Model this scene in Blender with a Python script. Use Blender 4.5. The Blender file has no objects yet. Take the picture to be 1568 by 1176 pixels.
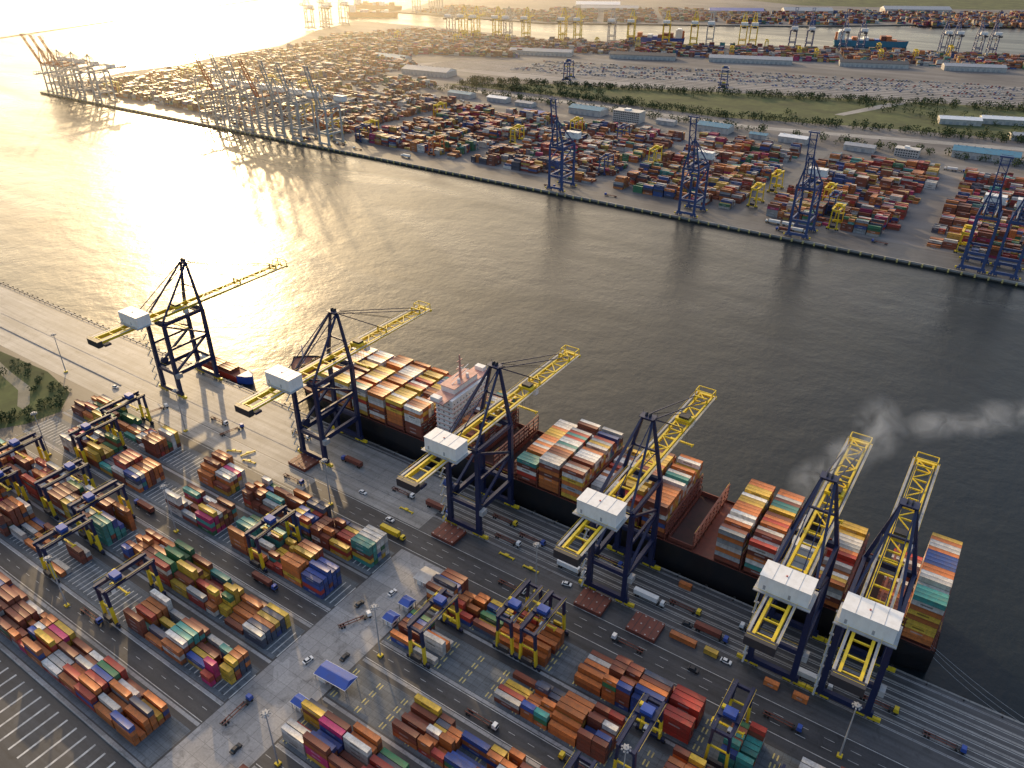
import bpy, math, random
import numpy as np
from mathutils import Vector, Matrix
random.seed(7); rng=np.random.default_rng(11)
sc=bpy.context.scene
COL=sc.collection
# ---------------------------------------------------------------- materials
def newmat(name):
    m=bpy.data.materials.new(name); m.use_nodes=True
    nt=m.node_tree; p=nt.nodes['Principled BSDF']; return m,nt,p
def noise(nt,scale,detail=4,vec=None,rough=.55,dist=0):
    n=nt.nodes.new('ShaderNodeTexNoise'); n.inputs['Scale'].default_value=scale; n.inputs['Detail'].default_value=detail; n.inputs['Roughness'].default_value=rough; n.inputs['Distortion'].default_value=dist
    if vec is not None: nt.links.new(vec,n.inputs['Vector'])
    return n.outputs['Fac']
def ramp(nt,fac,stops):
    r=nt.nodes.new('ShaderNodeValToRGB'); cr=r.color_ramp
    while len(cr.elements)<len(stops): cr.elements.new(.5)
    for e,(p,c) in zip(cr.elements,stops):
        e.position=p; e.color=(c[0],c[1],c[2],1) if not isinstance(c,(int,float)) else (c,c,c,1)
    nt.links.new(fac,r.inputs[0]); return r.outputs[0]
def mixc(nt,fac,a,b,mode='MIX'):
    m=nt.nodes.new('ShaderNodeMix'); m.data_type='RGBA'; m.blend_type=mode
    for s,v in ((0,fac),(6,a),(7,b)):
        if hasattr(v,'links'): nt.links.new(v,m.inputs[s])
        elif isinstance(v,(int,float)): m.inputs[s].default_value=v if s==0 else (v,v,v,1)
        else: m.inputs[s].default_value=(*v,1)
    return m.outputs[2]
def wpos(nt,scale=(1,1,1)):
    g=nt.nodes.new('ShaderNodeNewGeometry'); mp=nt.nodes.new('ShaderNodeMapping'); mp.inputs['Scale'].default_value=scale
    nt.links.new(g.outputs['Position'],mp.inputs['Vector']); return mp.outputs[0]
def paint(name,col,rough=.45,dirt=.35,dcol=(.09,.06,.04),scale=.35,metal=0):
    m,nt,p=newmat(name)
    v=wpos(nt,(1,1,.4)); f=noise(nt,scale,4,v,.65)
    k=ramp(nt,f,[(.42,0),(.75,dirt)])
    nt.links.new(mixc(nt,k,col,dcol),p.inputs['Base Color']); p.inputs['Roughness'].default_value=rough; p.inputs['Metallic'].default_value=metal
    return m
navy=paint('navy_paint',(.010,.018,.065),.4,.15)
yellow=paint('yellow_paint',(.74,.54,.02),.45,.4,(.25,.15,.04))
white=paint('white_paint',(.80,.80,.78),.4,.3,(.4,.36,.3))
dark=paint('dark_steel',(.03,.03,.035),.5,.2)
grey=paint('grey_steel',(.35,.36,.37),.5,.4)
blue=paint('blue_paint',(.035,.09,.38),.4,.3)
blue2=paint('far_blue_paint',(.04,.075,.20),.45,.3)
ltgrey=paint('pale_crane_paint',(.5,.48,.45),.45,.4)
orange=paint('orange_paint',(.60,.17,.05),.45,.4)
redox=paint('red_oxide',(.20,.055,.035),.6,.6,(.07,.035,.03))
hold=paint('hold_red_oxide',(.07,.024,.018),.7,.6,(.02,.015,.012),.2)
hullblk=paint('hull_black',(.012,.013,.016),.35,.3,(.05,.03,.02),.15)
red=paint('red_paint',(.45,.05,.03),.45,.4)
salmon=paint('salmon_paint',(.62,.33,.27),.5,.4)
teal=paint('teal_roof',(.05,.22,.32),.5,.5)
rubber=paint('rubber',(.015,.015,.015),.8,.1)
glass,_,_p=newmat('window_glass'); _p.inputs['Base Color'].default_value=(.02,.03,.04,1); _p.inputs['Roughness'].default_value=.08
whitem=paint('white_marking',(.55,.55,.53),.6,.8,(.10,.10,.10),.25)
yelm=paint('yellow_marking',(.60,.50,.16),.6,.8,(.13,.13,.13),.25)
def contmat():
    m,nt,p=newmat('container_paint')
    a=nt.nodes.new('ShaderNodeAttribute'); a.attribute_name='Col'
    f=noise(nt,.5,5,wpos(nt,(1,1,.35)),.7); k=ramp(nt,f,[(.42,0),(.78,.6)])
    f2=noise(nt,3.0,2,wpos(nt)); k2=ramp(nt,f2,[(.3,.78),(.7,1.08)])
    c=mixc(nt,k,a.outputs['Color'],(.12,.07,.045)); c=mixc(nt,1.0,c,k2,'MULTIPLY')
    nt.links.new(c,p.inputs['Base Color']); p.inputs['Roughness'].default_value=.5
    return m
CM=contmat()
def ground(name,lo,hi,sx=.02,streak=None,joint=None,rough=.85,fine=1.2,patch=0.,stain=0.):
    m,nt,p=newmat(name)
    c=ramp(nt,noise(nt,sx,5,wpos(nt),.62),[(.3,lo),(.7,hi)])
    if streak:
        s=noise(nt,1.0,4,wpos(nt,streak),.6); c=mixc(nt,1.,c,ramp(nt,s,[(.3,.58),(.65,1.14)]),'MULTIPLY')
    f=noise(nt,fine,3,wpos(nt),.7); c=mixc(nt,1.,c,ramp(nt,f,[(.25,.8),(.75,1.15)]),'MULTIPLY')
    if stain:
        s=noise(nt,.14,5,wpos(nt),.7,1.5); c=mixc(nt,1.,c,ramp(nt,s,[(.54,1),(.70,1-stain)]),'MULTIPLY')
    if patch:
        v=nt.nodes.new('ShaderNodeTexVoronoi'); v.distance='CHEBYCHEV'; v.inputs['Scale'].default_value=patch
        nt.links.new(wpos(nt),v.inputs['Vector'])
        c=mixc(nt,1.,c,ramp(nt,v.outputs['Color'],[(.0,.78),(1,1.2)]),'MULTIPLY')
    if joint:
        b=nt.nodes.new('ShaderNodeTexBrick'); b.offset=0; b.inputs['Scale'].default_value=1; b.inputs['Brick Width'].default_value=joint; b.inputs['Row Height'].default_value=joint
        b.inputs['Mortar Size'].default_value=.08; b.inputs['Color1'].default_value=(1,1,1,1); b.inputs['Color2'].default_value=(.86,.86,.86,1); b.inputs['Mortar'].default_value=(.5,.5,.5,1)
        nt.links.new(wpos(nt),b.inputs['Vector']); c=mixc(nt,1.,c,b.outputs['Color'],'MULTIPLY')
    nt.links.new(c,p.inputs['Base Color']); p.inputs['Roughness'].default_value=rough
    return m
asphalt=ground('asphalt',(.030,.032,.038),(.062,.063,.068),.03,(.012,.35,1),stain=.4,rough=.6)
asphaltq=ground('asphalt_quay',(.045,.047,.053),(.10,.10,.105),.02,(.01,.5,1),stain=.4,rough=.55)
concrete=ground('concrete',(.25,.25,.25),(.40,.39,.385),.03,None,6.0,.75,1.0,.05,.45)
concreteq=ground('concrete_apron',(.23,.225,.215),(.38,.37,.35),.02,(.015,.3,1),8.0,.6,stain=.35)
pad=ground('block_paving',(.085,.105,.125),(.155,.175,.195),.05,(.02,.4,1),3.2,stain=.4,rough=.7)
farland=ground('yard_paving',(.08,.08,.09),(.19,.185,.18),.006,(.004,.03,1))
grass=ground('grass',(.016,.030,.007),(.07,.095,.026),.02,None,None,.95,.08)
earth=ground('earth',(.10,.10,.07),(.22,.21,.17),.05)
railb=ground('rail_ballast',(.17,.17,.175),(.30,.29,.29),.01,(.004,.25,1))
wallc=ground('quay_wall_concrete',(.07,.065,.06),(.15,.145,.13),.1)
foliage=ground('foliage',(.016,.034,.008),(.06,.09,.022),.3)
# ---------------------------------------------------------------- mesh builder
class MB:
    def __init__(s): s.v=[];s.f=[];s.m=[];s.mats=[]
    def mi(s,mat):
        if mat not in s.mats: s.mats.append(mat)
        return s.mats.index(mat)
    def poly(s,pts,mat):
        n=len(s.v); s.v+= [tuple(p) for p in pts]; s.f.append(tuple(range(n,n+len(pts)))); s.m.append(s.mi(mat))
    def hexa(s,P,mat):
        n=len(s.v); s.v+=[tuple(p) for p in P]; k=s.mi(mat)
        for q in ((0,3,2,1),(4,5,6,7),(0,1,5,4),(1,2,6,5),(2,3,7,6),(3,0,4,7)):
            s.f.append(tuple(n+i for i in q)); s.m.append(k)
    def box(s,x0,x1,y0,y1,z0,z1,mat):
        s.hexa([(x0,y0,z0),(x1,y0,z0),(x1,y1,z0),(x0,y1,z0),(x0,y0,z1),(x1,y0,z1),(x1,y1,z1),(x0,y1,z1)],mat)
    def beam(s,a,b,w,h,mat,w2=None,h2=None):
        a=Vector(a);b=Vector(b);d=(b-a).normalized()
        up=Vector((0,0,1)) if abs(d.z)<.95 else Vector((0,1,0))
        r=d.cross(up).normalized(); u=r.cross(d).normalized(); w2=w2 or w;h2=h2 or h
        P=[a-r*w/2-u*h/2,a+r*w/2-u*h/2,a+r*w/2+u*h/2,a-r*w/2+u*h/2,b-r*w2/2-u*h2/2,b+r*w2/2-u*h2/2,b+r*w2/2+u*h2/2,b-r*w2/2+u*h2/2]
        s.hexa([P[0],P[3],P[2],P[1],P[4],P[7],P[6],P[5]],mat)
    def cyl(s,a,b,r1,r2,mat,n=8):
        a=Vector(a);b=Vector(b);d=(b-a).normalized(); up=Vector((0,0,1)) if abs(d.z)<.95 else Vector((0,1,0))
        r=d.cross(up).normalized();u=r.cross(d); k=len(s.v)
        for c,R in ((a,r1),(b,r2)):
            for i in range(n):
                t=2*math.pi*i/n; s.v.append(tuple(c+(r*math.cos(t)+u*math.sin(t))*R))
        mi=s.mi(mat)
        for i in range(n):
            j=(i+1)%n; s.f.append((k+i,k+j,k+n+j,k+n+i)); s.m.append(mi)
        s.f.append(tuple(k+n+i for i in range(n))); s.m.append(mi)
        s.f.append(tuple(k+n-1-i for i in range(n))); s.m.append(mi)
    def mesh(s,name):
        me=bpy.data.meshes.new(name); me.from_pydata(s.v,[],s.f); me.polygons.foreach_set('material_index',s.m)
        for m in s.mats: me.materials.append(m)
        me.update(); return me
    def obj(s,name,loc=(0,0,0),rz=0):
        return inst(s.mesh(name),name,loc,rz)
def inst(me,name,loc=(0,0,0),rz=0,sc_=1):
    o=bpy.data.objects.new(name,me); o.location=loc; o.rotation_euler=(0,0,rz); o.scale=(sc_,)*3; COL.objects.link(o); return o
# ---------------------------------------------------------------- containers
def template(L,logo):
    W=2.44;Hh=2.59; v=[];f=[];kind=[]
    def face(o,e1,e2,n,l1,l2,ins,dep):
        o=np.array(o,float);e1=np.array(e1,float);e2=np.array(e2,float);n=np.array(n,float)
        k=len(v); 
        for a,b in ((0,0),(l1,0),(l1,l2),(0,l2)): v.append(o+e1*a+e2*b)
        for a,b in ((ins,ins),(l1-ins,ins),(l1-ins,l2-ins),(ins,l2-ins)): v.append(o+e1*a+e2*b-n*dep)
        for i in range(4):
            j=(i+1)%4; f.append((k+i,k+j,k+4+j,k+4+i)); kind.append(1)
        f.append((k+4,k+5,k+6,k+7)); kind.append(0)
    x=L/2;y=W/2
    face((-x,-y,0),(1,0,0),(0,0,1),(0,-1,0),L,Hh,.14,.06)
    face((x,y,0),(-1,0,0),(0,0,1),(0,1,0),L,Hh,.14,.06)
    face((x,-y,0),(0,1,0),(0,0,1),(1,0,0),W,Hh,.12,.05)
    face((-x,y,0),(0,-1,0),(0,0,1),(-1,0,0),W,Hh,.12,.05)
    face((-x,-y,Hh),(1,0,0),(0,1,0),(0,0,1),L,W,.10,.05)
    if logo:
        for sy in (-1,1):
            k=len(v); yy=sy*(y-.045); a,b=(-L*.22,L*.16) if sy<0 else (L*.22,-L*.16)
            for px,pz in ((a,1.0),(b,1.0),(b,1.8),(a,1.8)): v.append(np.array((px,yy,pz)))
            f.append((k,k+1,k+2,k+3)); kind.append(2)
    for yy in (-.75,-.3,.3,.75):
        k=len(v); 
        for a,b in ((yy-.05,.1),(yy+.05,.1),(yy+.05,2.45),(yy-.05,2.45)): v.append(np.array((x+.01,a,b)))
        f.append((k,k+1,k+2,k+3)); kind.append(3)
    return np.array(v),np.array(f),np.array(kind)
TP={(L,g):template(12.19 if L==40 else 6.06,g) for L in (40,20) for g in (0,1)}
PAL=[((.25,.06,.03),30),((.60,.17,.035),18),((.70,.44,.04),12),((.66,.64,.60),13),((.03,.08,.32),8),((.55,.02,.15),3),((.03,.20,.08),4),((.05,.32,.28),3),((.06,.08,.13),6),((.45,.04,.025),8),((.33,.36,.38),4)]
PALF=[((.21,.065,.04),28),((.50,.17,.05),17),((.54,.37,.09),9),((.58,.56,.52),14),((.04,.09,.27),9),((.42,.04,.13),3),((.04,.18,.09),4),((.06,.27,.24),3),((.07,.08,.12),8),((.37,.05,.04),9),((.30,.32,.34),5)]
PALS=[((.24,.06,.035),16),((.66,.20,.05),24),((.72,.46,.06),15),((.76,.74,.70),27),((.04,.09,.30),5),((.06,.32,.29),3),((.35,.38,.40),4),((.50,.05,.03),6)]
def pick(pal):
    return random.choices([p[0] for p in pal],[p[1] for p in pal])[0]
class Cont:
    def __init__(s): s.d={k:[] for k in TP}
    def add(s,x,y,z,L,col,rot=0.):
        lg=1 if random.random()<.4 else 0; s.d[(L,lg)].append((x,y,z,rot,*col))
    def obj(s,name):
        V=[];F=[];C=[];n=0
        for k,l in s.d.items():
            if not l: continue
            a=np.array(l); tv,tf,tk=TP[k]; N=len(a)
            c=np.cos(a[:,3])[:,None];q=np.sin(a[:,3])[:,None]
            vx=tv[None,:,0]*c-tv[None,:,1]*q+a[:,0:1]; vy=tv[None,:,0]*q+tv[None,:,1]*c+a[:,1:2]; vz=tv[None,:,2]+a[:,2:3]
            V.append(np.stack([vx,vy,vz],-1).reshape(-1,3))
            F.append((tf[None]+(np.arange(N)*len(tv))[:,None,None]+n).reshape(-1,4)); n+=N*len(tv)
            jit=rng.uniform(.65,1.18,(N,1)); col=a[:,4:7]*jit
            cc=np.repeat(col[:,None,:],len(tk),1)
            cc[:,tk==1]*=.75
            lc=np.where(col.mean(1,keepdims=True)>.4,col*.35,col*.5+.3); cc[:,tk==2]=lc[:,None,:]
            cc[:,tk==3]=(cc[:,tk==3]*.5+.12)
            C.append(cc.reshape(-1,3))
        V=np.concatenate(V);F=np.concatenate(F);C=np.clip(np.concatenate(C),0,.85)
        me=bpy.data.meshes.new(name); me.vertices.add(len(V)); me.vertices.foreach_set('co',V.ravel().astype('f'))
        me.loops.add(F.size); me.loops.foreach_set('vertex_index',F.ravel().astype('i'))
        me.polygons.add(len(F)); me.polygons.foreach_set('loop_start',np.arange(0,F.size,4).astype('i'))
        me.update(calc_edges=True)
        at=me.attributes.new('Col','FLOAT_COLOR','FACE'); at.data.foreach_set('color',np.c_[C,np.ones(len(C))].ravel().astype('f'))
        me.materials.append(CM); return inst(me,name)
def block(name,x0,x1,y0,rows=6,lo=1,hi=5,fill=.9,gaps=(),pal=PAL,cont=None,ang=0,org=(0,0),z0=0.,pitch=12.9,slots20=.3):
    C=cont or Cont(); ca,sa=math.cos(ang),math.sin(ang)
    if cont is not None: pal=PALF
    x=x0
    while x+12.2<=x1+.5:
        cx=x+6.1; x+=pitch if random.random()<.85 else pitch+.8
        if any(a<cx<b for a,b in gaps) or random.random()>fill: continue
        base=random.randint(lo,hi); theme=pick(pal); two=random.random()<slots20
        for r in range(rows):
            y=y0+1.3+r*2.72
            for part in ((-3.1,3.1) if two else (0,)):
                h=max(0,min(hi,base+random.choice((-2,-1,0,0,0,1))))
                if random.random()<.05: h=0
                if random.random()<.25: theme=pick(pal)
                for t in range(h):
                    col=theme if random.random()<.62 else pick(pal)
                    lx,ly=cx+part+random.uniform(-.08,.08),y+random.uniform(-.05,.05)
                    C.add(org[0]+lx*ca-ly*sa,org[1]+lx*sa+ly*ca,z0+.02+t*2.6,20 if two else 40,col,ang)
    if cont is None: return C.obj(name)
# ---------------------------------------------------------------- ground / water
def sheet(name,pts,z,mat,skirt=None,smat=None):
    b=MB(); b.poly([(x,y,z) for x,y in pts],mat)
    if skirt is not None:
        for i in range(len(pts)):
            (x,y),(u,v)=pts[i],pts[(i+1)%len(pts)]
            b.poly([(x,y,skirt),(u,v,skirt),(u,v,z),(x,y,z)],smat)
    return b.obj(name)
def rect(x0,x1,y0,y1): return [(x0,y0),(x1,y0),(x1,y1),(x0,y1)]
def watermat():
    m,nt,p=newmat('sea_water')
    p.inputs['Base Color'].default_value=(.010,.015,.018,1); p.inputs['IOR'].default_value=1.34
    f1=noise(nt,.22,4,wpos(nt,(1,.8,1)),.6); f2=noise(nt,.035,3,wpos(nt,(1,1.2,1)),.5); f3=noise(nt,.006,4,wpos(nt,(.6,2,1)),.5,1.0)
    a=nt.nodes.new('ShaderNodeMath'); a.operation='MULTIPLY_ADD'; nt.links.new(f2,a.inputs[0]); a.inputs[1].default_value=3.; nt.links.new(f1,a.inputs[2])
    bp=nt.nodes.new('ShaderNodeBump'); bp.inputs['Strength'].default_value=.8; bp.inputs['Distance'].default_value=.34
    nt.links.new(a.outputs[0],bp.inputs['Height']); nt.links.new(bp.outputs[0],p.inputs['Normal'])
    nt.links.new(ramp(nt,f3,[(.35,.24),(.65,.37)]),p.inputs['Roughness'])
    return m
W=MB(); W.poly([(-30000,-30000,-3),(30000,-30000,-3),(30000,30000,-3),(-30000,30000,-3)],watermat()); W.obj('sea_water')
sheet('ground',rect(-2500,900,-1500,277),0,asphalt,-8,wallc)
sheet('quay_apron_pavement',rect(-2500,900,232,276.4),.01,asphaltq)
sheet('concrete_apron',[(-2500,216),(-456,216),(-456,219),(-330,219),(-290,219),(-290,231.9),(-2500,231.9)],.015,concreteq)
sheet('quayside_pavement',rect(-2500,-215,232.5,272.5),.02,concreteq)
sheet('cross_road',rect(-212.5,-182,-200,216),.02,concrete)
for i,(x0,x1) in enumerate(((-480,-213.5),(-181,200))):
    for y in (192.5,167,132,106.5,71.5,46):
        if i==0 and y==46: continue
        sheet('container_yard_pavement',rect(x0,x1,y,y+19),.012,pad)
sheet('grass_verge',[(-2400,214),(-620,210),(-540,214),(-500,207),(-482,190),(-486,170),(-500,150),(-520,100),(-2400,100)],.03,grass)
sheet('dirt_path',[(-600,205),(-560,199),(-530,196),(-508,184),(-505,178),(-512,178),(-532,189),(-562,193),(-600,196)],.05,earth)
mk=MB()
def line(x0,x1,y,w=.25,z=.03,mat=whitem): mk.poly([(x0,y-w/2,z),(x1,y-w/2,z),(x1,y+w/2,z),(x0,y+w/2,z)],mat)
for y in (248.5,252.5,256.5,260.5,264.5,268.5): 
    line(-215,200,y,.25,.04)
    line(-214,200,y+1.2,1.0,.036,concreteq)
for y in (217.5,231.5): line(-455,200,y,.3,.034)
for y in (222.2,226.8):
    x=-455
    while x<200: line(x,x+4,y,.2,.034); x+=10
for y in (164.6,155.4,104.6,95.4): 
    for x0,x1 in ((-480,-213),(-181,200)): line(x0,x1,y,.3,.03)
for y in (160,100):
    for x0,x1 in ((-480,-213),(-181,200)):
        x=x0
        while x<x1: line(x,x+3,y,.2,.03); x+=9
for y in (190.9,166,154.1,130.4,105.3,93.8,70.2):
    for x0,x1 in ((-480,-213),(-181,200)): line(x0,x1,y,1.5,.026,concrete)
for i,(x0,x1) in enumerate(((-480,-213),(-181,200))):
    for yb in (192.5,167,132,106.5,71.5):
        x=x0+1
        if i==0:
            while x<x1:
                if yb!=71.5: mk.poly([(x,yb+2,.035),(x+.5,yb+2,.035),(x+.5,yb+16,.035),(x,yb+16,.035)],whitem)
                x+=3.2
        else:
            while x<x1:
                for w0 in (0,1.6):
                    for k in range(4):
                        y=yb+1+k*4.4; mk.poly([(x+w0,y,.035),(x+w0+.55,y,.035),(x+w0+.55,y+2.6,.035),(x+w0,y+2.6,.035)],yelm)
                x+=13.4
x=-480
while x<-216:
    mk.poly([(x,46,.035),(x+.9,46,.035),(x+.9,66,.035),(x,66,.035)],whitem); x+=6.5
mk.obj('road_markings')
q=MB()
q.box(-2500,900,276.4,277.3,-1.5,.25,concreteq)
for y in (274,245): 
    q.box(-2500,900,y-.5,y+.5,.0,.045,concrete); q.box(-2500,900,y-.07,y+.07,.04,.12,dark)
q.box(-2500,-480,231.5,232.3,0,.5,concrete); q.box(-480,200,69,69.6,0,.9,concrete)
q.obj('quay_edge')
b=MB(); x=-1000
while x<300:
    b.cyl((x,275.8,0),(x,275.8,.7),.35,.3,dark,6); b.box(x-.6,x+.6,277.3,278.6,-2.6,.3,rubber); x+=8 if x<-480 else 14
b.obj('mooring_bollards')
# ---------------------------------------------------------------- ship-to-shore cranes
def sts(boom_up=False,main=navy,gird=yellow,detail=True,trol=30,slope=82,L=74):
    b=MB(); G=29; X=9.2; ZT=54
    for y in (0,-G):
        b.beam((-11.5,y,3.8),(11.5,y,3.8),1.9,2.6,main)
        for sx in (-1,1):
            for k in (0,1):
                xx=sx*(7+k*4.4); b.box(xx-1.7,xx+1.7,y-.6,y+.6,1.0,2.6,yellow if detail else main)
                for w in (-1,1): b.cyl((xx+w*1.0,y-.35,.6),(xx+w*1.0,y+.35,.6),.5,.5,dark,8)
            b.beam((sx*13,y,2),(sx*14.6,y,2),1.3,1.6,yellow)
            b.beam((sx*X,y,4),(sx*X,y,ZT),2.5,2.3,main,2.1,2.0)
        b.beam((-X,y,ZT),(X,y,ZT),1.8,2.5,main)
        b.beam((-X,y,18.5),(X,y,18.5),1.6,2.3,main)
    for sx in (-1,1):
        x=sx*X
        b.beam((x,0,18),(x,-G,18),1.8,2.8,main)
        b.beam((x,0,ZT),(x,-G,ZT),1.4,2.2,main)
        b.beam((x,-G,19),(x,-1,36),1.3,1.3,main)
        b.beam((x,0,37),(x,-G,ZT-1),1.1,1.1,main)
        b.beam((x,0,36),(x,-G,36),1.1,1.5,main)
        b.beam((x,0,ZT),(sx*2.6,0,85),1.7,1.7,main,1.2,1.2)
        b.beam((sx*2.6,-.8,84.5),(sx*X*.9,-G,ZT+1),1.0,1.0,main)
        b.beam((sx*5.9,0,69),(sx*5.3,-G*.5,69),.4,.4,main)
        b.beam((sx*3.4,-68,57),(sx*3.4,3,57),1.1,2.3,gird)
        b.beam((sx*5.2,-68,58.3),(sx*5.2,3,58.3),1.0,.12,grey)
        b.beam((sx*5.7,-68,59.4),(sx*5.7,3,59.4),.09,.09,gird)
        b.beam((sx*2.4,-1,85),(sx*3.4,-44,58.5),.4,.4,main)
    b.beam((-5.9,0,69),(5.9,0,69),.9,.9,main); b.beam((-2.6,0,85),(2.6,0,85),1.4,1.8,main)
    b.box(-3.5,3.5,-2.5,2,86,86.3,navy if detail else main)
    for sx in(-3.4,3.4):
        for yy in (-2.4,1.9): b.beam((sx,yy,86.2),(sx,yy,87.4),.1,.1,main)
    b.cyl((-1.2,0,86.8),(-.6,0,86.8),1.2,1.2,dark,10); b.cyl((.6,0,86.8),(1.2,0,86.8),1.2,1.2,dark,10)
    for y in range(-66,2,8):
        b.beam((-3.4,y,57.6),(3.4,y,57.6),.6,.7,gird)
    b.box(-9.3,9.3,-45.6,-36.4,58.6,65.4,white)
    b.box(-9.5,9.5,-45.8,-36.2,65.4,65.7,white)
    for xx in (-4.8,0,4.8): b.box(xx-.05,xx+.05,-45.7,-36.3,65.7,65.78,grey)
    for xx in (-7,2.4): b.box(xx-.45,xx+.45,-45.66,-45.6,59.2,61.2,grey)
    b.box(-1.0,-.4,-41.5,-40.9,65.7,66.0,red)
    b.box(-10.6,10.6,-47.0,-35.0,58.2,58.6,grey)
    for yy in (-46.9,-35.1): b.beam((-10.5,yy,59.7),(10.5,yy,59.7),.09,.09,yellow)
    b.box(-5.6,5.6,-70.5,-67.5,54.6,58.6,dark); b.box(-5,5,-66,-62,53.6,54.8,main)
    b.beam((-5,-70,60),(5,-70,60),.12,.12,yellow)
    if boom_up:
        a=math.radians(slope)
        T=lambda x,y,z:(x,3+y*math.cos(a)-(z)*math.sin(a),57+y*math.sin(a)+z*math.cos(a))
    else: T=lambda x,y,z:(x,3+y,57+z)
    k66=L-8
    for sx in (-1,1):
        b.beam(T(sx*3.4,0,0),T(sx*3.4,L,0),1.1,2.2,gird,.9,1.5)
        if detail:
            b.beam(T(sx*5.2,0,1.3),T(sx*5.2,L,1.1),1.0,.12,grey); b.beam(T(sx*5.7,0,2.4),T(sx*5.7,L,2.2),.09,.09,gird)
            for k in range(0,L,6): b.beam(T(sx*5.7,k,1.2),T(sx*5.7,k,2.4),.08,.08,gird)
        for yy in (L//2-3,k66):
            b.beam(T(sx*3.4,yy,0),T(sx*3.4,yy,3.2),.7,.9,gird)
            if not boom_up: b.beam((sx*2.5,.3,85),T(sx*3.4,yy,3.2),.45,.45,main)
        if not boom_up:
            b.beam((sx*2.2,.3,86),(sx*1.6,45,64),.25,.25,dark)
        else:
            b.beam((sx*2.5,.3,85),T(sx*3.4,34,3.),.45,.45,main)
    for k,y in enumerate(range(2,L+1,8)):
        b.beam(T(-3.4,y,.5),T(3.4,y,.5),.6,.7,gird)
        if y+8<=L: b.beam(T(-3.4 if k%2 else 3.4,y,.9),T(3.4 if k%2 else -3.4,y+8,.9),.45,.45,gird)
    for yy in (L//2-3,k66): b.beam(T(-3.4,yy,3.2),T(3.4,yy,3.2),.6,.7,gird)
    for sx in (-1,1):
        b.beam(T(sx*4.6,L-4,0),T(sx*4.6,L-4,4.5),.4,.4,gird); b.beam(T(sx*4.6,L+1,0),T(sx*4.6,L+1,4.5),.4,.4,gird); b.beam(T(sx*4.6,L-4,4.5),T(sx*4.6,L+1,4.5),.4,.4,gird)
    b.beam(T(-4.6,L+1,4.5),T(4.6,L+1,4.5),.4,.4,gird); b.beam(T(-4.6,L-4,4.5),T(4.6,L-4,4.5),.4,.4,gird); b.beam(T(-5.5,L+1,0),T(5.5,L+1,0),1.2,1.4,gird)
    if not boom_up or trol<0:
        b.box(-4,4,trol-3,trol+3,58.2,59.4,yellow if detail else main); b.box(-2.6,2.6,trol-2,trol+2,59.4,60.6,dark)
        b.box(1.2,3.4,trol+3,trol+6,52.6,55.4,white); b.box(1.3,3.3,trol+6,trol+6.1,52.9,54.8,glass)
        zs=44
        for sx in (-2.4,2.4):
            for sy in (-1,1): b.beam((sx,trol+sy,58),(sx,trol+sy,zs+1),.1,.1,dark)
        b.box(-6,6,trol-.5,trol+.5,zs,zs+.7,yellow)
        for sx in (-6,6): b.box(sx-.3,sx+.3,trol-1.2,trol+1.2,zs-.3,zs+.4,yellow)
    if detail:
        z=4;k=0
        while z<52:
            ya,yb=(-G-1.5,-G-4.5) if k%2 else (-G-4.5,-G-1.5)
            b.beam((-X-1.8,ya,z),(-X-1.8,yb,z+3),.8,.2,grey); b.beam((-X-2.2,ya,z+1),(-X-2.2,yb,z+4),.1,.1,yellow)
            b.box(-X-2.4,-X-1.,yb-.6,yb+.6,z+2.9,z+3.05,grey); z+=3;k+=1
        b.cyl((-X-.8,-G+5,21),(-X+.9,-G+5,21),2.6,2.6,navy,14)
        b.box(X+1.4,X+3.5,-G-1.5,-G+2.5,16,19,grey); b.box(-4,4,-2,2,52,52.2,grey)
        for y in (0,-G): b.beam((-X-1.2,y+1.4,19),(X+1.2,y+1.4,19),.7,.12,grey); b.beam((-X-1.2,y+1.7,20.8),(X+1.2,y+1.7,20.8),.09,.09,yellow)
    return b.mesh('ship_to_shore_crane')
cr_a=sts(trol=30); cr_b=sts(trol=16); cr_c=sts(trol=48); cr_d=sts(trol=-12)
for x,me in ((-440,cr_d),(-305,cr_b),(-194,cr_a),(-111,cr_c),(-32.5,cr_a),(-3,cr_b)):
    inst(me,'ship_to_shore_crane',(x,274,0))
far_blue=sts(True,blue2,blue2,False,-20,82,56); far_grey=sts(True,ltgrey,ltgrey,False,-20,74,58); far_red=sts(True,ltgrey,orange,False,-20,68,60); far_yel=sts(False,yellow,yellow,False,20); far_low=sts(False,ltgrey,ltgrey,False,20)
for x in (-464,-299,-180,-22,4): inst(far_blue,'ship_to_shore_crane',(x,783,0),math.pi,.93)
for i,x in enumerate((-1070,-1040,-1005,-970,-935,-900,-845)): inst(far_red if i in (0,3) else far_grey,'ship_to_shore_crane',(x,783,0),math.pi,.95)
for i,x in enumerate((-1555,-1525,-1495,-1450,-1400)): inst(far_red if i<3 else far_low,'ship_to_shore_crane',(x,783,0),math.pi,.9)
inst(far_low,'ship_to_shore_crane',(-1120,790,0),math.pi,.8)
A2=math.atan2(386,1103); o2=(-1201,1935)
def B2(u,v): return (o2[0]+u*math.cos(A2)-v*math.sin(A2), o2[1]+u*math.sin(A2)+v*math.cos(A2))
for i,u in enumerate((-250,-215,-180,-120,-90,-40,60,100,190,240,330,400,440,520,545)):
    x,y=B2(u,-8); inst(far_yel if i%4 else far_low,'ship_to_shore_crane',(x,y,0),A2,.9)
for u in (640,680,760,800,985,1010,1060,1090):
    x,y=B2(u,-8); inst(far_blue,'ship_to_shore_crane',(x,y,0),A2,.8)
for i,(x,y) in enumerate(((-1905,1760),(-1885,1800),(-1925,1850),(-1900,1895),(-1950,2300),(-1900,2330),(-1860,2310))): inst(far_grey if i%2 else far_low,'ship_to_shore_crane',(x,y,0),math.radians(60))
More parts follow.
